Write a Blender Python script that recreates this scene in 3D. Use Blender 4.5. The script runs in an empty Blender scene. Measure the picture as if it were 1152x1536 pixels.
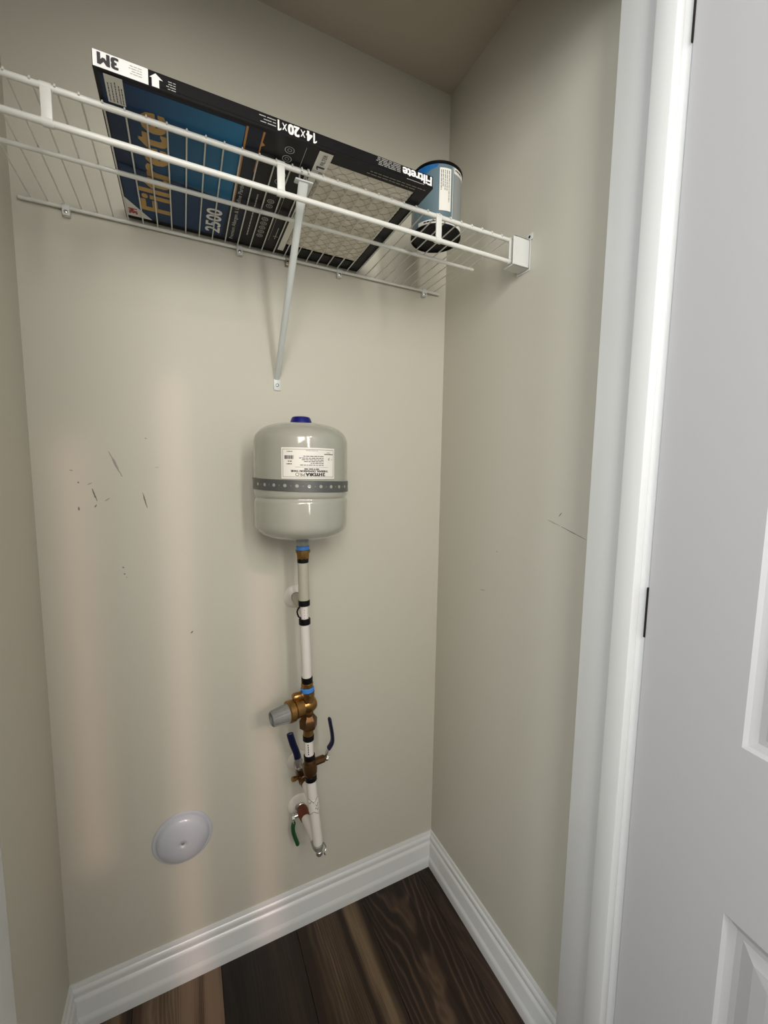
import bpy, bmesh, math, random
from mathutils import Vector, Matrix
random.seed(4)
S = bpy.context.scene
COL = S.collection
PI = math.pi

# ------------------------------------------------------------------ camera
F_PX, YAW, PIT, ROL = 617.54, -0.4525, -0.1026, 0.01303
CAM = Vector((-0.68225, -1.02446, 1.26359))
fwd = Vector((-math.sin(YAW)*math.cos(PIT), math.cos(YAW)*math.cos(PIT), math.sin(PIT)))
rgt = Vector((math.cos(YAW), math.sin(YAW), 0)); up = rgt.cross(fwd)
rg = math.cos(ROL)*rgt + math.sin(ROL)*up
upv = -math.sin(ROL)*rgt + math.cos(ROL)*up
cd = bpy.data.cameras.new('camera'); cam = bpy.data.objects.new('camera', cd); COL.objects.link(cam)
cd.sensor_fit = 'HORIZONTAL'; cd.sensor_width = 36; cd.lens = 36*F_PX/1152; cd.clip_start = .01
m = Matrix((rg, upv, -fwd)).transposed().to_4x4(); m.translation = CAM; cam.matrix_world = m
S.camera = cam

# ------------------------------------------------------------------ world, lights, exposure
w = bpy.data.worlds.new('world'); S.world = w; w.use_nodes = True
w.node_tree.nodes['Background'].inputs[0].default_value = (.93, .95, 1.0, 1)
w.node_tree.nodes['Background'].inputs[1].default_value = 0.27
def area(name, loc, target, sx, sy, power, col):
    l = bpy.data.lights.new(name, 'AREA'); l.shape = 'RECTANGLE'; l.size = sx; l.size_y = sy
    l.energy = power; l.color = col
    o = bpy.data.objects.new(name, l); COL.objects.link(o); o.location = loc
    o.rotation_euler = (Vector(target)-Vector(loc)).to_track_quat('-Z', 'Y').to_euler()
    return o
area('hall_window_light', (-2.1, -1.35, 1.80), (-.2, -.5, 1.5), .6, .9, 15, (.93, .96, 1.0))
area('hall_room_light', (-.88, -1.84, 1.86), (-.70, 0, 1.45), .50, .80, 11.5, (1.0, .965, .92))
area('added_strip_fill', (-.38, -1.84, 1.72), (-.55, 0, 1.35), .12, 1.1, 8.5, (1.0, .965, .92))  # narrow fill added for the tank highlight and left wall, no known lamp
sl = bpy.data.lights.new('sun', 'SUN'); sl.energy = .52; sl.angle = math.radians(2.0); sl.color = (1.0, .62, .55)
so = bpy.data.objects.new('sun', sl); COL.objects.link(so)
so.rotation_euler = Vector((-.19, 1.0, -.60)).to_track_quat('-Z', 'Y').to_euler()
S.view_settings.view_transform = 'Standard'; S.view_settings.look = 'None'
S.view_settings.gamma = 1; S.view_settings.use_curve_mapping = False
S.view_settings.exposure = 0.38

# ------------------------------------------------------------------ materials
def pmat(name, col, rough=.5, metal=0., noise=0., nscale=40., bump=0., bscale=250., coat=0., spec=None, trans=0.):
    mt = bpy.data.materials.new(name); mt.use_nodes = True
    nt = mt.node_tree; b = nt.nodes['Principled BSDF']
    b.inputs['Base Color'].default_value = (*col, 1); b.inputs['Roughness'].default_value = rough
    b.inputs['Metallic'].default_value = metal
    if coat: b.inputs['Coat Weight'].default_value = coat; b.inputs['Coat Roughness'].default_value = .08
    if spec is not None: b.inputs['Specular IOR Level'].default_value = spec
    if trans: b.inputs['Transmission Weight'].default_value = trans
    tc = nt.nodes.new('ShaderNodeTexCoord')
    if noise:
        n = nt.nodes.new('ShaderNodeTexNoise'); n.inputs['Scale'].default_value = nscale; n.inputs['Detail'].default_value = 4
        nt.links.new(tc.outputs['Object'], n.inputs['Vector'])
        r = nt.nodes.new('ShaderNodeMapRange'); r.inputs['To Min'].default_value = 1-noise; r.inputs['To Max'].default_value = 1+noise
        nt.links.new(n.outputs['Fac'], r.inputs['Value'])
        v = nt.nodes.new('ShaderNodeVectorMath'); v.operation = 'SCALE'; v.inputs[0].default_value = col
        nt.links.new(r.outputs[0], v.inputs['Scale']); nt.links.new(v.outputs[0], b.inputs['Base Color'])
    if bump:
        n = nt.nodes.new('ShaderNodeTexNoise'); n.inputs['Scale'].default_value = bscale; n.inputs['Detail'].default_value = 3
        nt.links.new(tc.outputs['Object'], n.inputs['Vector'])
        bp = nt.nodes.new('ShaderNodeBump'); bp.inputs['Strength'].default_value = bump; bp.inputs['Distance'].default_value = .001
        nt.links.new(n.outputs['Fac'], bp.inputs['Height']); nt.links.new(bp.outputs[0], b.inputs['Normal'])
    return mt
M = dict(
    wall=pmat('wall_paint', (.580, .556, .468), .55, noise=.015, nscale=3, bump=.12, bscale=330, spec=.35),
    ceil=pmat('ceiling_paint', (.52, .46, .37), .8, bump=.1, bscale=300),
    hall=pmat('hall_paint', (.66, .65, .62), .7, noise=.01, nscale=2),
    trim=pmat('trim_gloss_paint', (.71, .72, .705), .25, noise=.01, nscale=4, bump=.05, bscale=60),
    door=pmat("door_paint", (.535, .535, .54), .38, noise=.01, nscale=3, bump=.06, bscale=90),
    rod=pmat('white_vinyl_coated_wire', (.72, .72, .66), .35, noise=.02, bump=.1, bscale=300),
    plastic=pmat('white_plastic', (.66, .67, .64), .4, noise=.02),
    brace=pmat('white_enamel', (.66, .69, .66), .35, noise=.03),
    tank=pmat('grey_enamel', (.375, .375, .315), .16, noise=.015, nscale=20, coat=.6, bump=.15, bscale=90),
    blue_cap=pmat('blue_plastic', (.004, .006, .15), .35, noise=.05),
    strap=pmat('galvanised_strap', (.11, .115, .11), .42, metal=.3, noise=.15, nscale=200),
    paper=pmat('label_paper', (.80, .78, .70), .45, noise=.02),
    ink=pmat('black_ink', (.02, .02, .02), .5, noise=.05),
    greyink=pmat('grey_ink', (.25, .24, .21), .5, noise=.05),
    brass=pmat('brass', (.34, .19, .06), .30, metal=.95, noise=.25, nscale=60, bump=.3, bscale=400),
    bronze=pmat('dark_bronze', (.12, .062, .024), .36, metal=.85, noise=.3, nscale=90, bump=.3, bscale=400),
    redbrass=pmat('red_brass', (.16, .035, .012), .5, metal=.3, noise=.25, nscale=90),
    chrome=pmat('nickel_plate', (.62, .62, .58), .25, metal=.9, noise=.08, nscale=80),
    galv=pmat('galvanised_nipple', (.33, .33, .29), .4, metal=.4, noise=.15, nscale=120),
    knob=pmat('grey_knob_plastic', (.19, .20, .18), .5, noise=.15, nscale=120),
    navy=pmat('navy_vinyl', (.003, .006, .034), .35, noise=.1, nscale=100),
    green=pmat('green_vinyl', (.004, .065, .009), .4, noise=.15, nscale=100),
    bluetape=pmat('blue_thread_seal', (.05, .22, .62), .45, noise=.08, nscale=200),
    ring=pmat('black_crimp_ring', (.003, .003, .003), .4, spec=.2, noise=.1),
    pipe=pmat('white_water_pipe', (.72, .68, .62), .35, noise=.02, nscale=60),
    pipegrey=pmat('grey_sleeve', (.42, .40, .31), .45, noise=.05, nscale=60),
    ivory=pmat('ivory_plastic', (.66, .62, .55), .35, noise=.02),
    cover=pmat('cool_white_plastic', (.50, .52, .56), .3, noise=.02, coat=.3),
    carton=pmat('black_card', (.005, .0045, .005), .38, spec=.18, noise=.1, nscale=60),
    cartonnavy=pmat('navy_card', (.007, .011, .028), .38, spec=.18, noise=.1, nscale=60),
    gold=pmat('gold_print', (.50, .30, .075), .4, noise=.08),
    orange=pmat('orange_print', (.50, .22, .04), .4, noise=.05),
    white=pmat('white_print', (.80, .79, .76), .4, noise=.03),
    silver=pmat('silver_print', (.45, .45, .42), .4, noise=.05),
    red=pmat('red_print', (.42, .015, .02), .45, noise=.05),
    media=pmat('filter_media', (.84, .79, .68), .9, noise=.06, nscale=180, bump=.5, bscale=500),
    mesh=pmat('media_grid', (.36, .33, .27), .7, noise=.1),
    can=pmat('blue_grey_can_label', (.115, .175, .20), .35, noise=.06, nscale=30),
    canlight=pmat('pale_grey_can_label', (.25, .27, .26), .35, noise=.06, nscale=30),
    canblue=pmat('bright_blue_can_print', (.01, .12, .33), .35, noise=.15, nscale=30),
    black=pmat('black_plastic', (.002, .002, .002), .45, spec=.15, noise=.1),
    hinge=pmat('oil_rubbed_bronze', (.022, .016, .013), .4, metal=.5, noise=.1),
    scuff=pmat('scuff_graphite', (.17, .155, .125), .7, noise=.2, nscale=400),
    lightscuff=pmat('faint_scuff', (.33, .31, .26), .7, noise=.2, nscale=400),
    dustgap=pmat('painted_caulk', (.5, .48, .42), .7, noise=.05),
)
def shaded_blue_print():
    mt = bpy.data.materials.new('shaded_blue_carton_print'); mt.use_nodes = True; nt = mt.node_tree; b = nt.nodes['Principled BSDF']
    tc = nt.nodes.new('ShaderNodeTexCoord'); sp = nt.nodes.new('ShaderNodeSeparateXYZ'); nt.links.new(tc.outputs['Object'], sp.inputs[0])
    cr = nt.nodes.new('ShaderNodeValToRGB'); cr.color_ramp.elements[0].position = .02; cr.color_ramp.elements[1].position = .17  # printed blue; the ramp's dark end also has shelf rod shadow painted in
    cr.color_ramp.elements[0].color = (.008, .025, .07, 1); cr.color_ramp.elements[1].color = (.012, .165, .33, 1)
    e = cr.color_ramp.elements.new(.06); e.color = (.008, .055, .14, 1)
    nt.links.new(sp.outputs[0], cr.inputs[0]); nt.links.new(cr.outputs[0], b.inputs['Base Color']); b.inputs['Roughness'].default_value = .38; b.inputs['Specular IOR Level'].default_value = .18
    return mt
M['blueprint'] = shaded_blue_print()
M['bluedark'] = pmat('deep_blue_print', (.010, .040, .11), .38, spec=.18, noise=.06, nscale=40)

def wood(name, dark, mid, light, seed, cathedral=False, contrast=1., streaks=()):
    mt = bpy.data.materials.new(name); mt.use_nodes = True; nt = mt.node_tree; L = nt.links.new
    b = nt.nodes['Principled BSDF']; b.inputs['Roughness'].default_value = .42; b.inputs['Specular IOR Level'].default_value = .35
    tc = nt.nodes.new('ShaderNodeTexCoord')
    mp = nt.nodes.new('ShaderNodeMapping'); mp.inputs['Location'].default_value = (seed*1.7, seed*.61, 0); mp.inputs['Scale'].default_value = (11, 1.1, 1)
    L(tc.outputs['Object'], mp.inputs[0])
    n1 = nt.nodes.new('ShaderNodeTexNoise'); n1.inputs['Scale'].default_value = 1.0; n1.inputs['Detail'].default_value = 3; L(mp.outputs[0], n1.inputs['Vector'])
    mp2 = nt.nodes.new('ShaderNodeMapping'); mp2.inputs['Location'].default_value = (seed*3.1, 0, 0); mp2.inputs['Scale'].default_value = (150, 5, 1)
    L(tc.outputs['Object'], mp2.inputs[0])
    n2 = nt.nodes.new('ShaderNodeTexNoise'); n2.inputs['Scale'].default_value = 1.0; n2.inputs['Detail'].default_value = 5; L(mp2.outputs[0], n2.inputs['Vector'])
    # growth rings: nested parabolas down the plank
    sp = nt.nodes.new('ShaderNodeSeparateXYZ'); L(tc.outputs['Object'], sp.inputs[0])
    mp3 = nt.nodes.new('ShaderNodeMapping'); mp3.inputs['Scale'].default_value = (14, 5, 1); mp3.inputs['Location'].default_value = (seed, seed, 0); L(tc.outputs['Object'], mp3.inputs[0])
    n3 = nt.nodes.new('ShaderNodeTexNoise'); n3.inputs['Scale'].default_value = 1.0; n3.inputs['Detail'].default_value = 2; L(mp3.outputs[0], n3.inputs['Vector'])
    def mth(op, a, bb):
        q = nt.nodes.new('ShaderNodeMath'); q.operation = op
        for i, vv in enumerate((a, bb)):
            if isinstance(vv, (int, float)): q.inputs[i].default_value = vv
            elif vv is not None: L(vv, q.inputs[i])
        return q.outputs[0]
    xx = mth('ADD', sp.outputs[0], (.004 if cathedral else .09))
    x2 = mth('MULTIPLY', mth('MULTIPLY', xx, xx), 75 if cathedral else 160)
    rr = mth('ADD', x2, mth('MULTIPLY', sp.outputs[1], -1.0 if cathedral else .5))
    rr = mth('ADD', rr, mth('MULTIPLY', n3.outputs['Fac'], .55))
    sn = mth('SINE', mth('MULTIPLY', rr, 38.), None)
    ringf = mth('MULTIPLY', mth('POWER', mth('ADD', mth('MULTIPLY', sn, .5), .5), 4. if cathedral else 2.), .20 if cathedral else .10)
    f = mth('ADD', mth('MULTIPLY', n1.outputs['Fac'], .95*contrast), mth('MULTIPLY', n2.outputs['Fac'], .30))
    f = mth('ADD', mth('SUBTRACT', f, .14), mth('MULTIPLY', ringf, 1.)) 
    for cx, wd, am in streaks:
        wx = mth('ADD', mth('SUBTRACT', sp.outputs[0], cx), mth('MULTIPLY', mth('SUBTRACT', n3.outputs['Fac'], .5), .02))
        g = mth('MULTIPLY', mth('POWER', 2.718, mth('MULTIPLY', mth('MULTIPLY', wx, wx), -1/(wd*wd))), am)
        f = mth('ADD', f, g)
    cr = nt.nodes.new('ShaderNodeValToRGB'); e = cr.color_ramp.elements
    e[0].position = .36; e[0].color = (*dark, 1); e[1].position = .78; e[1].color = (*light, 1)
    k = e.new(.56); k.color = (*mid, 1)
    L(f, cr.inputs[0]); L(cr.outputs[0], b.inputs['Base Color'])
    bp = nt.nodes.new('ShaderNodeBump'); bp.inputs['Strength'].default_value = .25; bp.inputs['Distance'].default_value = .0006
    L(n2.outputs['Fac'], bp.inputs['Height']); L(bp.outputs[0], b.inputs['Normal'])
    return mt

# ------------------------------------------------------------------ builders
ORG = {}
def tag(o, label=None, cat=None, group=None, kind=None):
    if label: o['label'] = label
    if cat: o['category'] = cat
    if group: o['group'] = group
    if kind: o['kind'] = kind
    return o
def thing(name, loc, label, cat, group=None):
    o = bpy.data.objects.new(name, None); COL.objects.link(o); o.location = loc; o.empty_display_size = .02
    ORG[o.name] = Vector(loc); return tag(o, label, cat, group)
def obj(name, bm, mat, parent=None, smooth=False, label=None, origin=None):
    """bm is in world coordinates; it becomes one mesh object"""
    me = bpy.data.meshes.new(name)
    if parent is not None: org = ORG[parent.name]
    elif origin is not None: org = Vector(origin)
    else:
        vs = [v.co for v in bm.verts]
        org = Vector((sum(v.x for v in vs)/len(vs), sum(v.y for v in vs)/len(vs), min(v.z for v in vs)))
    bmesh.ops.translate(bm, verts=bm.verts, vec=-org)
    bm.normal_update(); bm.to_mesh(me); bm.free()
    me.materials.append(mat)
    if smooth:
        me.polygons.foreach_set('use_smooth', [True]*len(me.polygons))
        me.set_sharp_from_angle(angle=math.radians(38))
    o = bpy.data.objects.new(name, me); COL.objects.link(o)
    if parent is not None: o.parent = parent
    else: o.location = org
    ORG[o.name] = org
    if label: o['label'] = label
    return o
def NB(): return bmesh.new()
def box(bm, a, b, bev=0., seg=1, rot=None, piv=None):
    a = Vector(a); b = Vector(b); t = bmesh.new(); bmesh.ops.create_cube(t, size=1)
    for v in t.verts: v.co = Vector(((a.x+b.x)/2+v.co.x*(b.x-a.x), (a.y+b.y)/2+v.co.y*(b.y-a.y), (a.z+b.z)/2+v.co.z*(b.z-a.z)))
    if bev: bmesh.ops.bevel(t, geom=t.edges[:], offset=bev, segments=seg, affect='EDGES', profile=.5)
    if rot is not None:
        p = Vector(piv) if piv is not None else (a+b)/2
        for v in t.verts: v.co = p + rot @ (v.co-p)
    merge(bm, t); return bm
def merge(bm, t):
    mp = {}
    for v in t.verts: mp[v] = bm.verts.new(v.co)
    for f in t.faces:
        try: bm.faces.new([mp[v] for v in f.verts])
        except ValueError: pass
    t.free()
def frame(d):
    d = d.normalized(); a = Vector((0, 0, 1)) if abs(d.z) < .9 else Vector((1, 0, 0))
    u = d.cross(a).normalized(); return u, d.cross(u).normalized(), d
def lathe(bm, p0, axis, prof, n=32, cap=True, sx=1., sy=1., phase=0.):
    """prof: list of (distance along axis, radius)"""
    p0 = Vector(p0); u, v, d = frame(Vector(axis)); rings = []
    for h, r in prof:
        if r < 1e-6: rings.append([bm.verts.new(p0+d*h)])
        else: rings.append([bm.verts.new(p0+d*h+u*(r*sx*math.cos(2*PI*i/n+phase))+v*(r*sy*math.sin(2*PI*i/n+phase))) for i in range(n)])
    for A, B in zip(rings, rings[1:]):
        for i in range(n):
            j = (i+1) % n
            if len(A) == 1 and len(B) == 1: break
            if len(A) == 1: bm.faces.new((A[0], B[i], B[j]))
            elif len(B) == 1: bm.faces.new((A[i], B[0], A[j]))
            else: bm.faces.new((A[i], B[i], B[j], A[j]))
    if cap:
        if len(rings[0]) > 1: bm.faces.new(rings[0])
        if len(rings[-1]) > 1: bm.faces.new(list(reversed(rings[-1])))
    bmesh.ops.recalc_face_normals(bm, faces=bm.faces[:])
    return bm
def cyl(bm, a, b, r, n=24, r2=None, bev=0.):
    a = Vector(a); b = Vector(b); L = (b-a).length; r2 = r if r2 is None else r2
    prof = [(0, r-bev), (bev, r), (L-bev, r2), (L, r2-bev)] if bev else [(0, r), (L, r2)]
    return lathe(bm, a, b-a, prof, n)
def tube(bm, pts, r, n=12, flat=None, cap=True):
    """sweep a circle (or an ellipse: flat=(r along ref, r across), ref) along pts; r may be a list"""
    pts = [Vector(p) for p in pts]; rings = []
    ref = None
    for k, p in enumerate(pts):
        d = (pts[min(k+1, len(pts)-1)]-pts[max(k-1, 0)]).normalized()
        if ref is None:
            a = Vector(flat[1]) if flat else (Vector((0, 0, 1)) if abs(d.z) < .9 else Vector((1, 0, 0)))
        else: a = ref
        u = (a-d*a.dot(d)).normalized(); ref = u; v = d.cross(u)
        if isinstance(r, (list, tuple)): rr = r[k]
        else: rr = r
        ru, rv = rr if isinstance(rr, (list, tuple)) else (rr, rr)
        rings.append([bm.verts.new(p+u*(ru*math.cos(2*PI*i/n))+v*(rv*math.sin(2*PI*i/n))) for i in range(n)])
    for A, B in zip(rings, rings[1:]):
        for i in range(n):
            j = (i+1) % n; bm.faces.new((A[i], B[i], B[j], A[j]))
    if cap: bm.faces.new(list(reversed(rings[0]))); bm.faces.new(rings[-1])
    bmesh.ops.recalc_face_normals(bm, faces=bm.faces[:])
    return bm
def bez(pts, k=6):
    """Catmull-Rom through pts"""
    P = [Vector(p) for p in pts]; P = [2*P[0]-P[1]]+P+[2*P[-1]-P[-2]]; out = []
    for i in range(1, len(P)-2):
        for j in range(k):
            t = j/k; a, b, c, d = P[i-1:i+3]
            out.append(.5*((2*b)+(c-a)*t+(2*a-5*b+4*c-d)*t*t+(3*b-a-3*c+d)*t**3))
    out.append(P[-2]); return out
# flat print: text and patches mapped by a function (u,v) -> world point
TXT = {}
def glyphs(body, bold=0.):
    key = (body, bold)
    if key not in TXT:
        cu = bpy.data.curves.new('lettering', 'FONT'); cu.body = body; cu.size = 1; cu.offset = bold; cu.resolution_u = 3
        o = bpy.data.objects.new('lettering', cu); COL.objects.link(o)
        dg = bpy.context.evaluated_depsgraph_get(); me = o.evaluated_get(dg).to_mesh()
        vs = [(v.co.x, v.co.y) for v in me.vertices]; fs = [tuple(p.vertices) for p in me.polygons]
        bpy.data.objects.remove(o); bpy.data.curves.remove(cu)
        x0 = min(v[0] for v in vs); x1 = max(v[0] for v in vs); y0 = min(v[1] for v in vs); y1 = max(v[1] for v in vs)
        TXT[key] = ([((x-x0)/(x1-x0), (y-y0)/(y1-y0)) for x, y in vs], fs)
    return TXT[key]
def text(bm, body, fn, u0, u1, v0, v1, bold=0., out=1):
    """fits the lettering's box to u0..u1, v0..v1; reversed limits turn it round; bold strikes it several times"""
    vs, fs = glyphs(body, 0.)
    w = bold*abs(v1-v0); sx = 1 if u1 > u0 else -1; sy = 1 if v1 > v0 else -1
    off = [(0, 0)] if not bold else [(-1, -.5), (1, -.5), (-1, .5), (1, .5), (0, 0), (0, .6), (0, -.6)]
    a0, a1, b0, b1 = u0+sx*w, u1-sx*w, v0+sy*w*.6, v1-sy*w*.6
    if not bold: a0, a1, b0, b1 = u0, u1, v0, v1
    for k, (ox, oy) in enumerate(off):
        V = []
        for x, y in vs:
            u = a0+(a1-a0)*x+ox*w; v = b0+(b1-b0)*y+oy*w; p = fn(u, v)
            if k: p = p+(fn(u+.001, v)-p).cross(fn(u, v+.001)-p).normalized()*(out*2.5e-5*k)
            V.append(bm.verts.new(p))
        for f in fs:
            try: bm.faces.new([V[i] for i in f])
            except ValueError: pass
def one(bm, fn, u0, u1, v0, v1):
    # figure one with its flag
    q = lambda x, y: (u0+(u1-u0)*x, v0+(v1-v0)*y)
    poly(bm, fn, [q(.55, 0), q(1, 0), q(1, 1), q(.55, 1)]); poly(bm, fn, [q(0, .66), q(.549, .84), q(.549, 1), q(0, .84)])
def patch(bm, fn, u0, u1, v0, v1, nu=1, nv=1):
    g = [[bm.verts.new(fn(u0+(u1-u0)*i/nu, v0+(v1-v0)*j/nv)) for j in range(nv+1)] for i in range(nu+1)]
    for i in range(nu):
        for j in range(nv): bm.faces.new((g[i][j], g[i+1][j], g[i+1][j+1], g[i][j+1]))
def poly(bm, fn, pts): bm.faces.new([bm.verts.new(fn(*p)) for p in pts])
def ringp(bm, fn, cu, cv, r, wd, n=20):
    A = [bm.verts.new(fn(cu+r*math.cos(2*PI*i/n), cv+r*math.sin(2*PI*i/n))) for i in range(n)]
    B = [bm.verts.new(fn(cu+(r-wd)*math.cos(2*PI*i/n), cv+(r-wd)*math.sin(2*PI*i/n))) for i in range(n)]
    for i in range(n): bm.faces.new((A[i], A[(i+1) % n], B[(i+1) % n], B[i]))
def tinylines(bm, fn, u0, u1, vs, h, seed=0, fill=.8, wl=None):
    """rows of marks too small to read"""
    rn = random.Random(seed); du = u1-u0; sg = 1 if du > 0 else -1
    wl = wl or abs(h)*3
    for v in vs:
        u = u0; end = u0+du*rn.uniform(fill-.12, min(1, fill+.08))
        while (end-u)*sg > wl*.3:
            l = min(wl*rn.uniform(.5, 1.6), abs(end-u))
            patch(bm, fn, u, u+l*sg, v-h/2, v+h/2); u += (l+wl*.22)*sg

# ------------------------------------------------------------------ room shell
XL, H = -.949, 2.27          # closet's left wall, ceiling
YI, YO = -.547, -.663        # inner and outer face of the front wall
XJR, XJL = -.06, -.850        # door opening
HEAD = 2.035
def struct(name, bm, mat, label, cat, smooth=False):
    return tag(obj(name, bm, mat, None, smooth), label, cat, kind='structure')
wb = struct('wall_back', box(NB(), (XL-.1, 0, -.05), (.1, .1, H+.1)), M['wall'], 'beige back wall of the closet behind tank and shelf', 'wall')
wr = struct('wall_right', box(NB(), (0, YI, -.05), (.1, 0, H+.1)), M['wall'], 'beige right side wall of the closet', 'wall')
struct('wall_left', box(NB(), (XL-.1, YI, -.05), (XL, 0, H+.1)), M['wall'], 'beige left side wall of the closet', 'wall')
struct('ceiling', box(NB(), (XL-.1, YI, H), (.1, .0, H+.1)), M['ceil'], 'shaded closet ceiling above the wire shelf', 'ceiling')
b = NB(); box(b, (-2.6, YO, -.05), (XJL-.018, YI, 2.7)); box(b, (XJR+.036, YO, -.05), (1.5, YI, 2.7)); box(b, (XJL-.018, YO, HEAD+.018), (XJR+.018, YI, 2.7))
struct('wall_front', b, M['hall'], 'wall round the closet doorway', 'wall')
# unseen wall added behind the camera; its three slits shape the sun into stripes
b = NB(); Y0, Y1 = -2.0, -1.9
xs = [-.514, -.330, -.147]; hw = .036
edges = [-2.6]+[e for x in xs for e in (x-hw, x+hw)]+[1.5]
for i in range(0, len(edges), 2): box(b, (edges[i], Y0, -.05), (edges[i+1], Y1, 3.1))
for x, z0, z1 in zip(xs, (1.50, 1.05, 1.12), (2.52, 2.66, 2.46)):
    box(b, (x-hw, Y0, -.05), (x+hw, Y1, z0)); box(b, (x-hw, Y0, z1), (x+hw, Y1, 3.1))
struct('wall_sun_slits', b, M['hall'], 'pale wall added behind the camera, its slits shape the sun into stripes', 'wall')

# floor: base with separate planks
fl = struct('floor', box(NB(), (-2.6, -2.0, -.05), (1.5, 0, -.004)), M['black'], 'dark wood plank floor of the closet', 'floor')
W_ = dict(
    dark=wood('plank_near_black', (.008, .0055, .004), (.018, .012, .009), (.045, .030, .020), 3.),
    brown=wood('plank_brown', (.022, .012, .007), (.066, .041, .024), (.20, .135, .078), 11.3, contrast=.85, streaks=((.060, .020, .26), (.028, .007, -.30), (-.088, .010, -.2), (.090, .006, -.2))),
    cath=wood('plank_figured', (.016, .009, .006), (.058, .034, .021), (.14, .09, .055), 7.9, True, .7, streaks=((-.01, .09, .10), (.085, .012, -.12))),
    edge=wood('plank_edge', (.016, .009, .006), (.050, .030, .019), (.12, .078, .048), 4.4, contrast=.8),
    red=wood('plank_red_brown', (.022, .012, .007), (.065, .036, .021), (.17, .115, .072), 5.2, contrast=1.2, streaks=((.02, .012, .18), (.05, .008, -.2), (.075, .014, .16))))
seams = [-.4445+.193*k for k in range(-11, 4)]
kinds = {-.6375: 'dark', -.4445: 'brown', -.2515: 'cath', -.0585: 'edge', -.8305: 'red'}
pool = ['brown', 'dark', 'red', 'cath']
for i, x in enumerate(seams):
    kd = kinds.get(round(x, 4), pool[i % 4])
    yb = [0., -1.05, -2.0] if x in (seams[9], seams[10], seams[11], seams[12], seams[13]) else [0., -.62-.13*(i % 4), -2.0]
    for a, c in zip(yb, yb[1:]):
        b = NB(); x1 = min(x+.1924, 1.49)
        if x1 <= x+.02: continue
        box(b, (x+.0003, c+.0004, -.004), (x1, a-.0002, 0), bev=.0005)
        me_org = ORG[fl.name]
        o = obj('plank', b, W_[kd], None); o.parent = fl; o.location = ORG[o.name]-me_org

def baseboard(name, p0, p1, nrm, label, m0=True, m1=True):
    """profile swept from p0 to p1; nrm points into the room; mitred ends"""
    prof = [(0, 0), (.0175, 0), (.0175, .020), (.0165, .026), (.0135, .031), (.0120, .034), (.0120, .070), (.0105, .0745), (.0065, .078), (.0060, .082), (.0090, .085), (.0095, .092), (.0080, .097), (.0050, .0995), (.0048, .104), (.0030, .109), (0, .109)]
    p0 = Vector(p0); p1 = Vector(p1); d = (p1-p0).normalized(); nrm = Vector(nrm); b = NB()
    A = [b.verts.new(p0+nrm*t+Vector((0, 0, z))+(d*t if m0 else Vector())) for t, z in prof]
    B = [b.verts.new(p1+nrm*t+Vector((0, 0, z))-(d*t if m1 else Vector())) for t, z in prof]
    n = len(prof)
    for i in range(n): b.faces.new((A[i], A[(i+1) % n], B[(i+1) % n], B[i]))
    b.faces.new(A); b.faces.new(B[::-1]); bmesh.ops.recalc_face_normals(b, faces=b.faces[:])
    return struct(name, b, M['trim'], label, 'baseboard', True)
baseboard('baseboard_back', (XL, 0, 0), (0, 0, 0), (0, -1, 0), 'white moulded baseboard along the back wall')
baseboard('baseboard_right', (0, 0, 0), (0, YI, 0), (-1, 0, 0), 'white moulded baseboard along the right wall', m1=False)
baseboard('baseboard_left', (XL, 0, 0), (XL, YI, 0), (1, 0, 0), 'white moulded baseboard along the left wall', m1=False)

# jambs (with rounded inner edge), stops, head, casing on the hall side
t1 = struct('trim_1', box(NB(), (XJR, YO+.0065, 0), (XJR+.018, YI+.001, HEAD+.018), bev=.0015, seg=2), M['trim'], 'white right door jamb next to the open door', 'door jamb', True)
obj('door_stop', box(NB(), (XJR-.0174, -.644, 0), (XJR, -.6133, HEAD), bev=.0018, seg=2), M['trim'], t1, True)
t2 = struct('trim_2', box(NB(), (XJL-.018, YO-.004, 0), (XJL, YI+.001, HEAD+.018), bev=.0015, seg=2), M['trim'], 'white left door jamb at the lower left edge', 'door jamb', True)
obj('door_stop', box(NB(), (XJL, -.634, 0), (XJL+.010, -.602, HEAD), bev=.0018, seg=2), M['trim'], t2, True)
t3 = struct('trim_3', box(NB(), (XJL, YO, HEAD), (XJR, YI+.001, HEAD+.018), bev=.0015, seg=2), M['trim'], 'white head jamb over the closet doorway', 'door jamb', True)
obj('door_stop', box(NB(), (XJL+.01, -.634, HEAD-.010), (XJR-.01, -.602, HEAD), bev=.0018, seg=2), M['trim'], t3, True)
struct('trim_4', box(NB(), (XJL-.075, YO-.018, 0), (XJL-.006, YO, HEAD+.075), bev=.004, seg=2), M['trim'], 'white casing left of the closet doorway on the hall side', 'door casing', True)

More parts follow.
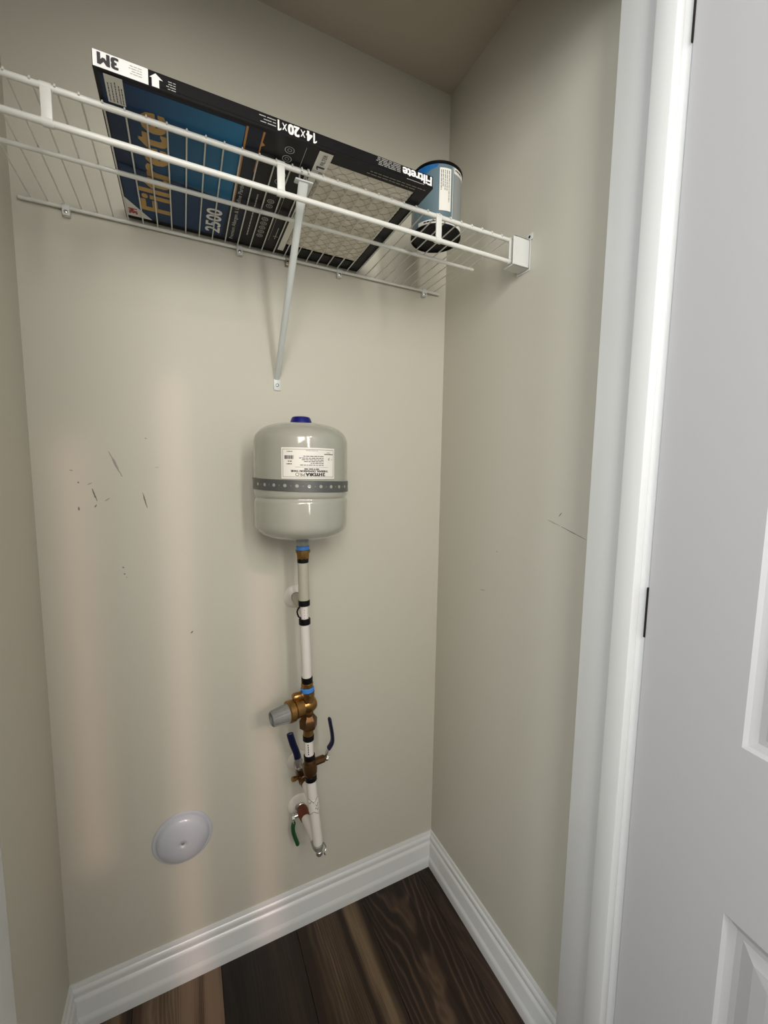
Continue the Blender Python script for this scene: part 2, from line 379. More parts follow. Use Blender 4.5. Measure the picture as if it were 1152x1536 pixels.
# ------------------------------------------------------------------ door, opened towards the camera
ANG = math.radians(8)
HC = Vector((-.0620, -.6580, 0))                        # corner of the leaf's closet-side face
sd = Vector((-math.sin(ANG), -math.cos(ANG), 0)); nn = Vector((-math.cos(ANG), math.sin(ANG), 0))
DW, DZ0, DZ1, DT = .745, .010, 2.028, .035
door = tag(thing('door_1', HC, 'white moulded panel door standing open at the right edge', 'door'), kind='structure')
del door['category']; door['category'] = 'door'
def dp(s, z, dep=0.): return HC+sd*s+nn*(-dep)+Vector((0, 0, z))
panels = [(.137, .608, .9325, 1.885), (.137, .608, .21, .7075)]
b = NB()
ss = [0, .137, .608, DW]; zz = [DZ0, .21, .7075, .9325, 1.885, DZ1]
for side in (0, 1):
    base = 0. if side == 0 else DT; sg = 1 if side == 0 else -1
    for i in range(3):
        for j in range(5):
            if i == 1 and j in (1, 3): continue
            b.faces.new([b.verts.new(dp(s, z, base)) for s, z in ((ss[i], zz[j]), (ss[i+1], zz[j]), (ss[i+1], zz[j+1]), (ss[i], zz[j+1]))])
    for s0, s1, z0, z1 in panels:
        lv = [(0, 0), (.004, .004), (.012, .0075), (.019, .0075), (.034, .003), (.050, .0015)]
        R = [[b.verts.new(dp(s, z, base+sg*dd)) for s, z in ((s0+o, z0+o), (s1-o, z0+o), (s1-o, z1-o), (s0+o, z1-o))] for o, dd in lv]
        for A, B in zip(R, R[1:]):
            for k in range(4): b.faces.new((A[k], A[(k+1) % 4], B[(k+1) % 4], B[k]))
        b.faces.new(R[-1])
for q in (((0, DZ0), (0, DZ1)), ((DW, DZ0), (DW, DZ1)), ((0, DZ0), (DW, DZ0)), ((0, DZ1), (DW, DZ1))):
    (a0, a1), (c0, c1) = q
    b.faces.new([b.verts.new(dp(*p)) for p in ((a0, a1, 0), (c0, c1, 0), (c0, c1, DT), (a0, a1, DT))])
bmesh.ops.remove_doubles(b, verts=b.verts[:], dist=1e-5); bmesh.ops.recalc_face_normals(b, faces=b.faces[:])
leaf = obj('door_leaf', b, M['door'], door)
for k, (z0, z1) in enumerate(((1.828, 1.905), (1.016, 1.093), (.20, .29))):
    hg = NB(); box(hg, (XJR-.0032, -.6582, z0), (XJR+.0005, -.6552, z1), bev=.0004)
    hgo = obj('hinge', hg, M['hinge'], door, label='dark bronze hinge plate')
    # leaf plate let into the door's hinge edge and the barrel
    p = NB(); q0 = dp(0, 0, .0); q1 = dp(0, 0, DT-.003); ed = -sd*.0012
    A = [q0+ed+Vector((0, 0, z0)), q1+ed+Vector((0, 0, z0)), q1+ed+Vector((0, 0, z1)), q0+ed+Vector((0, 0, z1))]
    va = [p.verts.new(v) for v in A]; vb = [p.verts.new(v+sd*.0012) for v in A]
    p.faces.new(va); p.faces.new(vb[::-1])
    for i in range(4): p.faces.new((va[i], vb[i], vb[(i+1) % 4], va[(i+1) % 4]))
    bmesh.ops.recalc_face_normals(p, faces=p.faces[:])
    obj('hinge_leaf', p, M['hinge'], hgo)
    c = NB(); px, py = -.0215, -.6685
    for j in range(5): cyl(c, (px, py, z0+(z1-z0)*j/5+.0004), (px, py, z0+(z1-z0)*(j+1)/5-.0004), .0052, 14)
    obj('hinge_barrel', c, M['hinge'], hgo, True)

# scuffs on the walls
def scuff(parent, plane, a, bb, wd=.0016, mat='scuff'):
    b = NB(); a = Vector((a[0], a[1])); c = Vector((bb[0], bb[1])); d = (c-a); L = d.length; d.normalize(); n = Vector((-d.y, d.x))
    k = 8; top = []; bot = []
    for i in range(k+1):
        t = i/k; wv = wd*(.25+.75*math.sin(PI*min(max(t, .04), .96)))*random.uniform(.6, 1.15)/2; c0 = a+d*L*t+n*random.uniform(-.12, .12)*wd
        top.append(c0+n*wv); bot.append(c0-n*wv)
    def P(q, e): return Vector((q.x, -e, q.y)) if plane == 'y' else Vector((-e, q.x, q.y))
    for i in range(k):
        b.faces.new([b.verts.new(P(q, .0003)) for q in (top[i], top[i+1], bot[i+1], bot[i])])
    bmesh.ops.remove_doubles(b, verts=b.verts[:], dist=1e-6)
    obj('scuff_mark', b, M[mat], parent)
for a, c, wd, mt_ in [((-.8205, 1.2939), (-.7993, 1.2416), .0045, 'lightscuff'), ((-.763, 1.2074), (-.7556, 1.174), .0028, 'scuff'), ((-.8529, 1.2168), (-.845, 1.1905), .0032, 'scuff'),
        ((-.8604, 1.225), (-.8523, 1.2291), .0025, 'lightscuff'), ((-.8323, 1.1902), (-.8227, 1.197), .0025, 'lightscuff'), ((-.8772, 1.1803), (-.8765, 1.1721), .0035, 'scuff'),
        ((-.8768, 1.2305), (-.8738, 1.2285), .0035, 'scuff'), ((-.8067, 1.0489), (-.8046, 1.0459), .0035, 'scuff'), ((-.8049, 1.0341), (-.8028, 1.0311), .003, 'scuff'), ((-.801, 1.026), (-.799, 1.0245), .0025, 'lightscuff'),
        ((-.6798, .8792), (-.674, .8847), .003, 'scuff'), ((-.7545, 1.3241), (-.7509, 1.3228), .003, 'lightscuff'), ((-.8887, 1.2546), (-.8825, 1.2533), .0025, 'lightscuff'),
        ((-.8502, 1.1782), (-.8465, 1.1836), .0028, 'scuff'), ((-.738, 1.262), (-.730, 1.262), .0015, 'lightscuff')]:
    scuff(wb, 'y', a, c, wd, mt_)
for a, c, wd, mt_ in [((-.4056, 1.1633), (-.4369, 1.1546), .0022, 'lightscuff'), ((-.4402, 1.1537), (-.4998, 1.1361), .0016, 'scuff'), ((-.4323, 1.1732), (-.4399, 1.1821), .002, 'scuff'),
        ((-.2536, 1.0701), (-.2563, 1.0656), .003, 'lightscuff'), ((-.1969, .9578), (-.2178, .96), .0022, 'lightscuff')]:
    scuff(wr, 'x', a, c, wd, mt_)

# ------------------------------------------------------------------ wire shelf
ZS = 1.7495
SX0, SX1 = -.938, -.020
shelf = thing('wire_shelf', (-.48, -.155, ZS), 'white ventilated wire shelf with hanging rail across the closet', 'shelf')
obj('rod', cyl(NB(), (SX0, -.0075, ZS), (SX1-.006, -.0075, ZS), .0034, 14, bev=.0012), M['rod'], shelf, True)
obj('rod', cyl(NB(), (SX0, -.166, ZS-.0010), (SX1-.012, -.166, ZS-.0010), .0037, 14, bev=.0012), M['rod'], shelf, True)
obj('rod', cyl(NB(), (SX0, -.303, ZS+.001), (SX1, -.303, ZS+.001), .0041, 14, bev=.0012), M['rod'], shelf, True)
obj('hanging_rail', cyl(NB(), (SX0, -.303, ZS-.0415), (SX1, -.303, ZS-.0415), .0044, 16, bev=.0012), M['rod'], shelf, True, label='thicker lower front rail')
first = None; k = 0
x = -.7647-.0258*6
while x < SX1-.006:
    if first is None:
        zt = ZS+.0049
        first = obj('wire', tube(NB(), bez([(x, -.0035, ZS+.0040), (x, -.02, zt), (x, -.15, zt-.0004), (x, -.27, zt+.0008), (x, -.299, zt+.0008), (x, -.3065, zt+.0000), (x, -.3085, ZS+.001)], 3), .00125, 8), M['rod'], shelf, True); x0 = x
    else:
        c = first.copy(); COL.objects.link(c); c.location.x += x-x0
    x += .0258
for x in (-.8264, -.5252, -.2232, -.040):
    b = NB(); box(b, (x-.0062, -.3075, ZS-.0415), (x+.0062, -.3035, ZS+.002), bev=.0012, seg=2)
    cyl(b, (x-.0062, -.303, ZS-.0415), (x+.0062, -.303, ZS-.0415), .0058, 14); cyl(b, (x-.0062, -.303, ZS+.001), (x+.0062, -.303, ZS+.001), .0052, 14)
    obj('rail_hanger', b, M['rod'], shelf, True)

# wall clips under the back rod
for i, x in enumerate((-.866, -.554, -.320, -.076)):
    where = ['the leftmost one', 'second from the left', 'just right of the brace', 'next to the right corner'][i]
    r = thing('wall_clip', (x, -.0075, ZS), 'white wall clip on the shelf\'s back rod, '+where, 'clip', 'wall clips of the wire shelf')
    b = NB(); lathe(b, (x-.0065, -.0075, ZS), (1, 0, 0), [(0, .0052), (.001, .0060), (.012, .0060), (.013, .0052)], 16)
    box(b, (x-.006, -.0125, ZS-.0155), (x+.006, -.0003, ZS-.002), bev=.0015, seg=2)
    obj('clip_body', b, M['plastic'], r, True)
    obj('screw', lathe(NB(), (x, -.0122, ZS-.0095), (0, -1, 0), [(0, .0035), (.0010, .0033), (.0018, .0018), (.002, 0)], 14), M['chrome'], r, True)
r = thing('pole_clip', (-.4475, -.0075, ZS), 'metallic wall clip on the back rod beside the diagonal brace', 'clip')
b = NB(); lathe(b, (-.4525, -.0075, ZS), (1, 0, 0), [(0, .0050), (.001, .0058), (.009, .0058), (.010, .0050)], 16); box(b, (-.4525, -.0120, ZS-.015), (-.4425, -.0003, ZS-.002), bev=.0015, seg=2)
obj('clip_body', b, M['galv'], r, True)
obj('screw', lathe(NB(), (-.4475, -.0118, ZS-.009), (0, -1, 0), [(0, .0036), (.0012, .0033), (.002, .0018), (.0022, 0)], 14), M['brass'], r, True)

# diagonal support brace
br = thing('support_brace', (-.4736, 0, 1.452), 'white enamelled diagonal brace holding up the front of the shelf', 'bracket')
A = Vector((-.4745, -.0065, 1.478)); B = Vector((-.4855, -.2955, 1.7400)); D = (B-A)
X = Vector((1, 0, 0)); nrmv = D.normalized().cross(X)
pts = [A-D.normalized()*.010, A, A+D*.05, A+D*.12, A+D*.80, A+D*.88, A+D*.93, B]
rad = [(.0060, .0016), (.0066, .0022), (.0070, .0050), (.0068, .0066), (.0068, .0066), (.0070, .0058), (.0082, .0028), (.0085, .0018)]
obj('brace_tube', tube(NB(), pts, rad, 18, flat=(1, (1, 0, 0))), M['brace'], br, True)
obj('foot_plate', box(NB(), (-.4820, -.0032, 1.4485), (-.4655, -.0002, 1.4885), bev=.0012, seg=2), M['brace'], br, True)
obj('screw', lathe(NB(), (-.4738, -.0030, 1.4610), (0, -1, 0), [(0, .0042), (.0012, .0040), (.0024, .0022), (.0026, 0)], 16), M['chrome'], br, True)
b = NB(); box(b, (-.5000, -.3000, 1.7395), (-.4700, -.2870, 1.7420), bev=.0008)
for xx in (-.4915, -.4800):
    tube(b, bez([(xx, -.290, 1.7415), (xx, -.2950, 1.7525), (xx, -.303, 1.7551), (xx, -.3090, 1.7520), (xx, -.3090, 1.7470)], 4), (.0014), 10)
obj('hook', b, M['brace'], br, True)

# end bracket on the right wall
eb = thing('end_bracket', (-.022, -.306, 1.70), 'white plastic end bracket holding the shelf rods on the right wall', 'bracket')
b = NB(); x0, x1, y0, y1, z0, z1 = -.046, -.0012, -.3185, -.290, 1.6960, 1.7545; t = .0022
box(b, (x0, y0, z0), (x1, y0+t, z1), bev=.0007); box(b, (x0, y0, z0), (x1, y1, z0+t), bev=.0007)
box(b, (x1-t, y0, z0), (x1, y1, z1+.001), bev=.0007); box(b, (x0, y0, z1-t), (x1, y0+.006, z1), bev=.0007)
obj('cup', b, M['plastic'], eb, True)
b = NB(); box(b, (-.0020, y0-.003, z0-.004), (-.0002, y1+.006, z1+.003), bev=.0006)
box(b, (-.0028, -.327, z1-.001), (-.0002, -.309, z1+.012), bev=.0012, seg=2)
obj('wall_flange', b, M['plastic'], eb, True)
obj('screw_hole', lathe(NB(), (-.0027, -.3180, z1+.0058), (-1, 0, 0), [(0, .0030), (.0003, .0028)], 14), M['black'], eb, True, label='dark empty screw hole')

# ------------------------------------------------------------------ furnace filter on the shelf
FX, FY, FZ, FL, FW, FT = -.7677, -.3560, 1.7574, .498, .346, .0205
fil = thing('air_filter', (FX, FY, FZ), 'flat black and blue cartoned pleated air filter lying on the wire shelf', 'air filter')
WA0, WA1, WB0, WB1 = .307, .474, .023, .306            # window in the carton, filter coordinates
def fp(a, bq, z=0.): return Vector((FX+a, FY+bq, FZ+z))
b = NB()
box(b, fp(0, 0, .0035), fp(FL, FW, FT), bev=.0007)
for (a0, a1, c0, c1) in ((0, WA0, 0, FW), (WA1, FL, 0, FW), (WA0, WA1, 0, WB0), (WA0, WA1, WB1, FW)):
    box(b, fp(a0, c0, 0), fp(a1, c1, .0036))
obj('carton', b, M['carton'], fil)
b = NB(); n = 26                                        # pleats running along the length
for i in range(n):
    c0 = WB0+.001+(WB1-WB0-.002)*i/n; c1 = WB0+.001+(WB1-WB0-.002)*(i+1)/n; cm = (c0+c1)/2
    P = [fp(WA0+.0005, c0, .0032), fp(WA1-.0005, c0, .0032), fp(WA1-.0005, cm, .0016), fp(WA0+.0005, cm, .0016), fp(WA1-.0005, c1, .0032), fp(WA0+.0005, c1, .0032)]
    v = [b.verts.new(p) for p in P]; b.faces.new((v[0], v[1], v[2], v[3])); b.faces.new((v[3], v[2], v[4], v[5]))
obj('pleated_media', b, M['media'], fil)
b = NB(); cell = .0235; a = WA0; rows = int((WB1-WB0)/cell)
for j in range(rows+1):
    for sgn in (1, -1):
        pts = []
        for i in range(0, 43):
            aa = WA0+.001+(WA1-WA0-.002)*i/42; c = WB0+.004+cell*j+sgn*cell*.5*math.sin(2*PI*(aa-WA0)/(cell*2.2))
            if WB0+.001 < c < WB1-.001: pts.append(fp(aa, c, .0011))
            else:
                if len(pts) > 1: tube(b, pts, .00036, 3)
                pts = []
        if len(pts) > 1: tube(b, pts, .00036, 3)
o = obj('support_grid', b, M['mesh'], fil); o['kind'] = 'stuff'
# printing on the underside
E = -.00025
def fb(a, c): return fp(a, c, E)
def fb2(a, c): return fp(a, c, E*2)
def fb3(a, c): return fp(a, c, E*3)
def pobj(name, b, mt_, par=fil, label=None):
    return obj(name, b, M[mt_], par, label=label)
def small(name, b, mt_, par=fil, label=None):
    o = pobj(name, b, mt_, par, label); o['kind'] = 'stuff'; return o
b = NB(); patch(b, fb, .004, .21, .005, FW-.012); pobj('navy_print', b, 'cartonnavy')
b = NB(); poly(b, fb2, [(.006, .009), (.1835, .009), (.1805, .200), (.060, .182), (.006, .172)]); pobj('shaded_blue_print', b, 'blueprint')
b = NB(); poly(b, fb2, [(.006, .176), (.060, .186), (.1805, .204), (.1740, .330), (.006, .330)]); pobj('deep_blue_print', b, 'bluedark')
b = NB(); patch(b, fb2, .1845, .1875, .007, .20); pobj('orange_line', b, 'orange')
b = NB(); poly(b, fb2, [(.2085, .007), (.2115, .007), (.2105, .028), (.2150, .033), (.2100, .037), (.2095, .10), (.2070, .10)]); pobj('orange_line', b, 'orange')
TU = lambda u, v: fb3(-v, u)
b = NB(); text(b, 'Filtrete', TU, .300, .045, -.0805, -.0300, bold=.045, out=-1); small('gold_lettering', b, 'gold')
b = NB(); text(b, '2500', TU, .321, .236, -.1705, -.1420, bold=.035, out=-1); small('number_lettering', b, 'white')
b = NB(); text(b, 'Premium Allergen & Ultrafine Particles', TU, .330, .125, -.2000, -.1905, bold=.02, out=-1); small('white_lettering', b, 'silver')
b = NB()
for c in (.025, .045, .065, .085, .105): ringp(b, fb2, .2510, c, .0075, .0011); ringp(b, fb2, .2510, c, .0035, .0009, 10)
for c in (.165, .180, .226, .242, .258, .274, .290): ringp(b, fb2, .2480, c, .0062, .0013); ringp(b, fb2, .2480, c, .0028, .0010, 8)
small('round_icon', b, 'silver')
b = NB(); patch(b, fb2, .2735, .2742, .008, .060)
for a0 in (.262, .268): patch(b, fb2, a0, a0+.0005, .130, .300)
patch(b, fb2, .2740, .2840, .2790, .2805); patch(b, fb2, .2785, .2797, .245, .290)
tinylines(b, lambda u, v: fb2(v, u), .300, .14, (.2235,), .0022, 5, .9)
small('thin_line', b, 'silver')
b = NB(); patch(b, fb2, .2935, .3060, .0505, .330); pobj('white_sticker', b, 'paper')
b = NB(); patch(b, fb2, .2935, .3160, .0045, .0500); pobj('white_sticker', b, 'paper')
b = NB(); patch(b, fb3, .0105, .0310, .0045, .0500); pobj('white_sticker', b, 'paper')
b = NB(); poly(b, fb3, [(.003, .272), (.046, .334), (.003, .334)]); pobj('white_corner', b, 'white')
TV = lambda u, v: fp(-v, u, E*4)
b = NB(); one(b, TV, .0455, .0375, -.3115, -.2980)
text(b, 'FILTER', TV, .0330, .0090, -.3085, -.3020)
tinylines(b, lambda u, v: fp(v, u, E*4), .047, .008, (.0135, .0175, .0215, .0255, .0285), .0011, 9, .8)
tinylines(b, lambda u, v: fb3(v, u), .20, .13, (.2965, .300), .0014, 12, .8)
small('sticker_text', b, 'ink')
b = NB(); text(b, '3M', TV, .325, .306, -.0215, -.0065, bold=.06, out=-1); small('red_logo', b, 'red')
b = NB()
for rr_, (q0, q1) in zip((.0090, .0150), ((.488, .365), (.470, .375))):
    tinylines(b, fb2, q0, q1, (rr_,), .0020, int(rr_*1e4), .95, .008)
small('edge_text', b, 'greyink')
# printing on the front edge, upside down
def fe(a, z): return Vector((FX+a, FY-.0003, FZ+z))
def fe2(a, z): return Vector((FX+a, FY-.0006, FZ+z))
b = NB(); patch(b, fe, .0008, .0610, .0008, FT-.0008); pobj('white_end_block', b, 'white')
b = NB(); text(b, '3M', fe2, .0285, .0055, .0180, .0040, bold=.07); small('black_logo', b, 'ink')
b = NB(); tinylines(b, fe2, .054, .038, (.0155, .0125, .0095, .0065), .0007, 3, .9, .004); small('small_print', b, 'greyink')
b = NB(); poly(b, fe, [(.0650, .0012), (.0735, .0012), (.0735, .0115), (.0780, .0115), (.0695, .0178), (.0610+.0015, .0115), (.0650, .0115)]); pobj('white_arrow', b, 'white')
b = NB(); one(b, fe, .2870, .2815, .0180, .0035); text(b, '4', fe, .2802, .2705, .0180, .0035, bold=.06); text(b, 'x', fe, .2690, .2615, .0160, .0065); text(b, '20', fe, .2603, .2425, .0180, .0035, bold=.06); text(b, 'x', fe, .2412, .2340, .0160, .0065); one(b, fe, .2328, .2275, .0180, .0035); small('size_lettering', b, 'white')
b = NB(); text(b, 'Filtrete', fe, .4955, .4370, .0185, .0035, bold=.055); small('brand_lettering', b, 'white')
b = NB(); tinylines(b, fe, .0930, .0800, (.0135, .0105, .0075, .0045), .0009, 4, .8, .005)
tinylines(b, fe, .2250, .1950, (.0155, .0115, .0075), .0010, 6, .8, .009)
tinylines(b, fe, .4330, .3780, (.0180, .0155, .0130, .0105, .0080), .0008, 8, .85, .009)
tinylines(b, fe, .480, .440, (.0018,), .0008, 18, .95)
small('small_print', b, 'silver')

# ------------------------------------------------------------------ can on the shelf
CC = Vector((-.1769, -.2208, 1.7572)); CR, CH = .0535, .124
can = thing('paint_can', CC, 'grey blue round can with black rims standing on the right end of the shelf', 'can')
def cp(an, h, e=.0003): return Vector((CC.x+(CR-.0012+e)*math.cos(an), CC.y+(CR-.0012+e)*math.sin(an), CC.z+h))
obj('can_body', lathe(NB(), CC, (0, 0, 1), [(.004, CR-.0012), (CH-.006, CR-.0012)], 64), M['can'], can, True)
obj('base_rim', lathe(NB(), CC, (0, 0, 1), [(.0022, CR-.0065), (.0022, CR-.0035), (0, CR-.003), (0, CR-.0006), (.0012, CR), (.0045, CR), (.0055, CR-.001)], 64, cap=True), M['black'], can, True)
obj('lid', lathe(NB(), CC, (0, 0, 1), [(CH-.0065, CR-.001), (CH-.005, CR+.0004), (CH-.0015, CR+.0004), (CH, CR-.001), (CH-.0005, CR-.006), (CH-.003, CR-.0075), (CH-.003, 0)], 64), M['black'], can, True)
d_ = math.radians
b = NB(); patch(b, lambda a, h: cp(a, h), d_(-82), d_(20), .014, CH-.008, 20, 1); pobj('pale_label_panel', b, 'canlight', can)
b = NB(); patch(b, lambda a, h: cp(a, h, .0005), d_(-165), d_(0), .0062, .0135, 40, 1); pobj('label_foot_band', b, 'paper', can)
b = NB(); patch(b, lambda a, h: cp(a, h, .0008), d_(-85), d_(-83.8), .014, CH-.008); pobj('label_line', b, 'paper', can)
b = NB(); patch(b, lambda a, h: cp(a, h, .0006), d_(-81), d_(-40), CH-.019, CH-.008, 10, 1); pobj('white_label_panel', b, 'paper', can)
b = NB(); patch(b, lambda a, h: cp(a, h, .0007), d_(-116), d_(-89), .030, CH-.014, 8, 1); pobj('white_label_panel', b, 'paper', can)
b = NB()
poly_ = [(-178, .026), (-165, .030), (-150, .024), (-138, .017), (-122, .0125), (-118, .008)]
for (a_, h_), (a2_, h2_) in zip(poly_, poly_[1:]): b.faces.new([b.verts.new(cp(d_(q_[0]), CH-q_[1], .0005)) for q_ in ((a_, .0065), (a2_, .0065), (a2_, h2_), (a_, h_))])
pobj('blue_label_panel', b, 'canblue', can)
b = NB(); f_ = lambda u, v: cp(v, u, .0011)
for k_, an in enumerate((-112, -108, -103.5, -99, -94)):
    tinylines(b, f_, CH-.018, .062 if k_ != 4 else .034, (d_(an),), d_(1.3), 20+k_, .8, .005)
f_ = lambda u, v: cp(u, v, .0011)
tinylines(b, f_, d_(-78), d_(-48), (CH-.0125,), .003, 31, .9, d_(6))
tinylines(b, f_, d_(-150), d_(-60), (.0098,), .0026, 33, .95, d_(5))
small('label_text', b, 'ink', can)

# ------------------------------------------------------------------ expansion tank
TX, TY, TR = -.446, -.115, .1015
tank = thing('expansion_tank', (TX, TY, 1.105), 'grey enamelled thermal expansion tank strapped to the back wall', 'tank')
zb, zt2 = 1.1075, 1.3625
hb_, ht_, ex = .042, .050, 2/2.7
prof = [(0, 0)]
for i in range(1, 25):
    t = i/24*PI/2; prof.append((hb_*(1-math.cos(t)**ex) if i < 24 else hb_, TR*math.sin(t)**ex))
zg = 1.2005-zb
prof += [(zg-.008, TR), (zg-.004, TR-.0008), (zg-.0015, TR-.0030), (zg+.0010, TR-.0035), (zg+.0030, TR-.0020), (zg+.006, TR-.0005), (zg+.009, TR)]
Ht = zt2-zb
for i in range(0, 25):
    t = i/24*PI/2; prof.append((Ht-ht_+ht_*math.sin(t)**ex, TR*max(math.cos(t), 0)**ex if i < 24 else 0))
obj('tank_shell', lathe(NB(), (TX, TY, zb), (0, 0, 1), prof, 96), M['tank'], tank, True)
obj('valve_cap', lathe(NB(), (TX, TY, 1.356), (0, 0, 1), [(0, .0262), (.003, .0258), (.014, .0215), (.0185, .0195), (.0200, .0165), (.0202, 0)], 40), M['blue_cap'], tank, True)
obj('connection_nipple', lathe(NB(), (TX+.0015, TY, 1.0895), (0, 0, 1), [(0, .0138), (.002, .0148), (.009, .0152), (.012, .0148), (.013, .0142), (.0185, .0140), (.024, .0122)], 8), M['galv'], tank, True)
def tp(an, z, e=.0004): return Vector((TX+(TR+e)*math.cos(an), TY+(TR+e)*math.sin(an), z))
LA, LB = d_(-127), d_(-63.7)                            # label, seen left to right
b = NB(); patch(b, tp, LA, LB, 1.2433, 1.3050, 24, 1); lab = pobj('rating_label', b, 'paper', tank)
def tl(u, v): return tp(LA+(LB-LA)*u, 1.2433+(.0617)*v, .0007)   # u, v in 0..1
b = NB()
for (u0, u1, v0, v1) in ((.025, .975, .055, .065), (.025, .975, .935, .945)): patch(b, tl, u0, u1, v0, v1, 20, 1)
patch(b, tl, .025, .031, .055, .945); patch(b, tl, .969, .975, .055, .945)
text(b, '2', tl, .790, .735, .195, .085, bold=.06); text(b, 'HYDRA', tl, .730, .425, .195, .085, bold=.06); text(b, 'PRO', tl, .415, .250, .195, .085)
text(b, 'THERMAL EXPANSION TANK', tl, .850, .165, .280, .215, bold=.05)
tinylines(b, tl, .670, .350, (.315,), .035, 71, .98, .05)
tinylines(b, tl, .850, .190, (.375,), .008, 41, .98)
for k_, v_ in enumerate((.440, .500, .555, .610, .665, .725)): tinylines(b, tl, .760, .300, (v_,), .022, 50+k_, (.98, .6, .75, .9, .97, .95)[k_], .045)
tinylines(b, tl, .955, .760, (.800,), .030, 61, .95, .03); tinylines(b, tl, .900, .810, (.850,), .012, 62, .95, .03); tinylines(b, tl, .650, .385, (.905,), .010, 66, .95, .03)
tinylines(b, tl, .190, .085, (.475,), .028, 63, .95, .03); tinylines(b, tl, .190, .100, (.560,), .028, 64, .95, .03); tinylines(b, tl, .200, .090, (.870,), .022, 65, .95, .03)
for k_ in range(14):
    u_ = .058+k_*.0115; patch(b, tl, u_, u_+random.choice((.004, .007, .009)), .630, .745)
poly(b, tl, [(.865, .61), (.880, .60), (.872, .66), (.892, .70), (.875, .69), (.858, .64)]); patch(b, tl, .925, .932, .61, .66)
b2 = small('label_print', b, 'ink', lab)

# perforated strap round the tank
strap = thing('tank_strap', (TX, TY, 1.215), 'dark perforated metal strap round the grey expansion tank', 'strap')
def sp_(an, z, e): return Vector((TX+(TR+e)*math.cos(an), TY+(TR+e)*math.sin(an), z-.028*(math.cos(an)*TR)))
Z0, Z1 = 1.2165, 1.2395; a0, a1 = d_(-206), d_(26)
b = NB(); N = 96; rr4 = [[b.verts.new(sp_(2*PI*i/N, z, e)) for i in range(N)] for e, z in ((.0006, Z0), (.0006, Z1), (.0019, Z1), (.0019, Z0))]
for q_ in range(4):
    A_, B_ = rr4[q_], rr4[(q_+1) % 4]
    for i in range(N): b.faces.new((A_[i], A_[(i+1) % N], B_[(i+1) % N], B_[i]))
bmesh.ops.recalc_face_normals(b, faces=b.faces[:])
obj('band', b, M['strap'], strap)
b = NB(); box(b, (TX-TR-.0035, TY-.012, Z1+.0005), (TX-TR+.004, TY+.004, Z1+.0035), bev=.0006); obj('band_tip', b, M['strap'], strap)
b = NB(); box(b, (TX-.03, -.0120, Z0), (TX+.03, -.0004, Z1), bev=.0008); obj('wall_tab', b, M['strap'], strap)
bg, sm = NB(), NB(); k_ = 0; an = -163.
while an < -12:
    big = k_ % 2 == 0; r_ = .0034 if big else .0014; cz = (Z0+Z1)/2; tgt = bg if big else sm
    A_ = [tgt.verts.new(sp_(d_(an)+r_*math.cos(t)/TR, cz+r_*math.sin(t), .0021)) for t in [2*PI*i/12 for i in range(12)]]
    tgt.faces.new(A_); an += 6.7; k_ += 1
bmesh.ops.recalc_face_normals(bg, faces=bg.faces[:]); bmesh.ops.recalc_face_normals(sm, faces=sm.faces[:])
o = obj('round_hole', bg, M['tank'], strap, label='row of large holes showing the tank'); o['kind'] = 'stuff'
o = obj('small_hole', sm, M['knob'], strap); o['kind'] = 'stuff'

# ------------------------------------------------------------------ water pipework under the tank
AX = [(1.0902, -.4444, -.115), (1.0508, -.4440, -.115), (.9517, -.4429, -.119), (.9076, -.4423, -.120), (.7547, -.4376, -.122), (.7141, -.4364, -.124), (.6243, -.4370, -.127),
      (.5586, -.4348, -.131), (.5252, -.4329, -.133), (.4666, -.4288, -.137), (.3564, -.4184, -.142), (.3386, -.4162, -.143)]
def ax(z):
    for (z0, x0, y0), (z1, x1, y1) in zip(AX, AX[1:]):
        if z >= z1:
            t = (z-z0)/(z1-z0); return Vector((x0+(x1-x0)*t, y0+(y1-y0)*t, z))
    return Vector((AX[-1][1], AX[-1][2], z))
wp = thing('water_pipe', ax(.345), 'white vertical water pipe with black crimp rings below the tank', 'pipe')
def seg(name, z0, z1, r, mt_, par=wp, bev=.0, n=28, r2=None, label=None):
    return obj(name, cyl(NB(), ax(z1), ax(z0), r if r2 is None else r2, n, r2=r, bev=bev), M[mt_], par, True, label=label)
seg('blue_thread_seal', 1.0802, 1.0895, .0150, 'bluetape', bev=.001)
b = NB(); lathe(b, ax(1.0508), ax(1.0802)-ax(1.0508), [(0, .0112), (.006, .0118), (.010, .0138), (.023, .0146), (.0232, .0166), (.0292, .0168), (.0295, .0150)], 8, phase=.3)
obj('brass_adapter', b, M['brass'], wp, True, label='brass hex adapter at the top')
seg('crimp_ring', 1.0500, 1.0625, .0128, 'ring', bev=.0012)
seg('sleeve', .9633, 1.0510, .0122, 'pipegrey', label='greyish upper pipe length')
seg('crimp_ring', .9507, .9640, .0134, 'ring', bev=.0012)
seg('pipe_length', .9150, .9530, .0092, 'pipe', label='short narrow white length at the tee')
seg('crimp_ring', .9066, .9205, .0134, 'ring', bev=.0012)
seg('pipe_length', .7790, .9085, .0110, 'pipe')
seg('crimp_ring', .7665, .7795, .0130, 'ring', bev=.0012)
seg('pipe_length', .5880, .6260, .0108, 'pipe')
seg('crimp_ring', .6250, .6385, .0132, 'ring', bev=.0012)
seg('crimp_ring', .5775, .5895, .0132, 'ring', bev=.0012)
seg('crimp_ring', .5255, .5375, .0140, 'ring', bev=.0012)
seg('pipe_length', .4820, .5262, .0118, 'pipe')
b = NB(); cyl(b, ax(.4820), ax(.4500), .0132, 26, bev=.0015)
T2 = Vector((-.4331, 0, .4856)); tj = ax(.466)
cyl(b, tj+Vector((0, .020, .003)), tj, .0120, 24); obj('tee', b, M['pipe'], wp, True, label='white tee fitting wrapped in tape')
seg('pipe_length', .3600, .4510, .0116, 'pipe')
